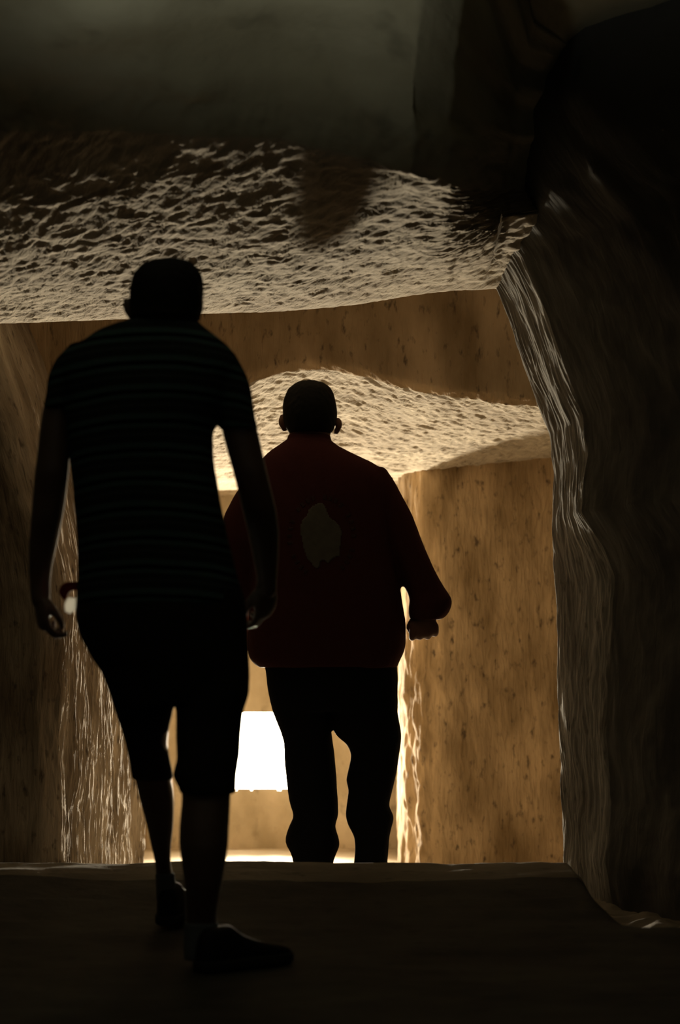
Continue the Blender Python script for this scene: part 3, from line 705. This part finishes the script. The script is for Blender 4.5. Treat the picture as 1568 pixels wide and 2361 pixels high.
p = Parts()
p.loft([(1011, 668, 758, D2, .076), (1022, 655, 768, D2, .085), (1035, 632, 790, D2, .098), (1050, 612, 826, D2, .108), (1065, 600, 858, D2, .116), (1085, 586, 888, D2, .125), (1110, 577, 902, D2, .132), (1150, 572, 902, D2, .140), (1200, 575, 900, D2, .144),
        (1260, 580, 905, D2, .146), (1310, 581, 914, D2, .148), (1360, 578, 925, D2, .15), (1400, 575, 930, D2, .152), (1440, 573, 937, D2, .153), (1490, 572, 936, D2, .152), (1512, 574, 929, D2, .150), (1526, 580, 920, D2, .146), (1538, 600, 915, D2, .142)], ex=2.6, k=40)
p.loft([(1078, 840, 888, D2, .07), (1110, 845, 911, D2, .075), (1140, 850, 927, D2, .075), (1185, 865, 951, D2, .075), (1250, 890, 975, D2, .073), (1310, 914, 1001, D2, .073), (1345, 926, 1019, D2, .072), (1372, 940, 1036, D2, .072), (1384, 944, 1044, D2 - .01, .07), (1402, 941, 1039, D2 - .01, .068), (1420, 942, 1033, D2 - .015, .064), (1430, 946, 1018, D2 - .02, .055)])
p.loft([(1075, 592, 650, D2, .07), (1110, 560, 640, D2, .074), (1140, 540, 630, D2, .075), (1190, 516, 612, D2, .074), (1250, 512, 606, D2, .072), (1310, 512, 602, D2 + .02, .070), (1370, 518, 600, D2 + .05, .066), (1405, 528, 592, D2 + .06, .056)])
jac = p.build('jacket', M_jacket, man2, 0.0065, 4, folds(0.014, 0.13, 0.30, 15, 3.0))
jac['label'] = 'dark red jacket with a pale round emblem on the back'
p = Parts(); p.loft([(1002, 666, 760, D2, .078), (1010, 662, 763, D2, .081), (1020, 660, 766, D2, .084)], n=8); 
p.build('collar', M_jacket, jac, 0.005, 2)

p = Parts()
p.loft([(1495, 590, 914, D2, .135), (1540, 612, 917, D2, .135), (1580, 616, 918, D2, .128), (1620, 623, 918, D2, .115), (1640, 630, 917, D2, .105)], ex=2.5, k=36)
p.loft(PL); p.loft(PR)
p.build('trousers', M_pants, man2, 0.006, 2, folds(0.006, 0.07, 0.10, 19, 1.5))
make_shoe('shoe', (px2x(722, 7.6), 7.60, -0.052), 0.10, 0.0, M_shoe, M_sole, man2, 0.29, 0.01)
make_shoe('shoe', (px2x(855, 7.53), 7.53, -0.052), -0.12, 0.0, M_shoe, M_sole, man2, 0.29, 0.01)

# emblem printed on the back of the jacket: pale crest inside a ring of small faded marks
from mathutils.bvhtree import BVHTree
dg = bpy.context.evaluated_depsgraph_get()
bvh = BVHTree.FromObject(jac, dg)
def on_back(px, py, lift=0.0012):
    x, z = px2x(px, D2 - .14), py2z(py, D2 - .14)
    h = bvh.ray_cast(Vector((x, 6.5, z)), Vector((0, 1, 0)))
    yy = h[0].y if h[0] else D2 - .14
    return (x, yy - lift, z)
def patch(name, outline, parent, mat, step=4):
    xs_ = [a for a, _ in outline]; ys_ = [b for _, b in outline]
    def inside(x, y):
        c = False; j = len(outline) - 1
        for i in range(len(outline)):
            xi, yi = outline[i]; xj, yj = outline[j]
            if (yi > y) != (yj > y) and x < (xj - xi) * (y - yi) / (yj - yi) + xi: c = not c
            j = i
        return c
    vid = {}; vs = []; fs = []
    def vid_(x, y):
        if (x, y) not in vid: vid[(x, y)] = len(vs); vs.append(on_back(x, y))
        return vid[(x, y)]
    x0, y0 = min(xs_), min(ys_)
    for i in range(int((max(xs_) - x0) / step) + 1):
        for j in range(int((max(ys_) - y0) / step) + 1):
            x, y = x0 + i * step, y0 + j * step
            if inside(x + step / 2, y + step / 2):
                fs.append((vid_(x, y), vid_(x + step, y), vid_(x + step, y + step), vid_(x, y + step)))
    me = bpy.data.meshes.new(name); me.from_pydata(vs, [], fs); me.update()
    o = bpy.data.objects.new(name, me); C.objects.link(o); me.materials.append(mat); o.parent = parent
    sol = o.modifiers.new('thick', 'SOLIDIFY'); sol.thickness = 0.0012; sol.offset = 1
    for f in me.polygons: f.use_smooth = True
    return o
crest = [(736, 1160), (746, 1162), (752, 1172), (756, 1185), (762, 1194), (772, 1202), (782, 1213), (789, 1226), (786, 1245), (784, 1262), (783, 1282), (768, 1286), (757, 1300), (748, 1292), (738, 1294),
         (736, 1312), (726, 1308), (712, 1292), (705, 1280), (700, 1262), (696, 1245), (693, 1224), (694, 1208), (699, 1196), (708, 1190), (712, 1176), (720, 1167)]
# emblem is kept as the jacket's own sub-part
em = patch('emblem', crest, jac, M_print, 3)
em['label'] = 'pale crest printed on the back'
M_faint = plain('faded_print', (0.075, 0.040, 0.034), 0.8, 0.1, 0.3, 60)
random.seed(4)
vs_all = []
for i in range(30):
    a = math.radians(-150 + i * 300 / 29 - 90)
    cx, cy = 742 + 74 * math.cos(a), 1238 + 92 * math.sin(a)
    hh, ww = 5.5, 3.6
    ux, uy = math.cos(a), math.sin(a); tx, ty = -uy, ux
    if i % 5 == 4: continue
    quad = [(cx + ux * s * hh + tx * t * ww, cy + uy * s * hh + ty * t * ww) for s, t in ((-1, -1), (-1, 1), (1, 1), (1, -1))]
    patch('ring_mark', quad, jac, M_faint, 1.5)
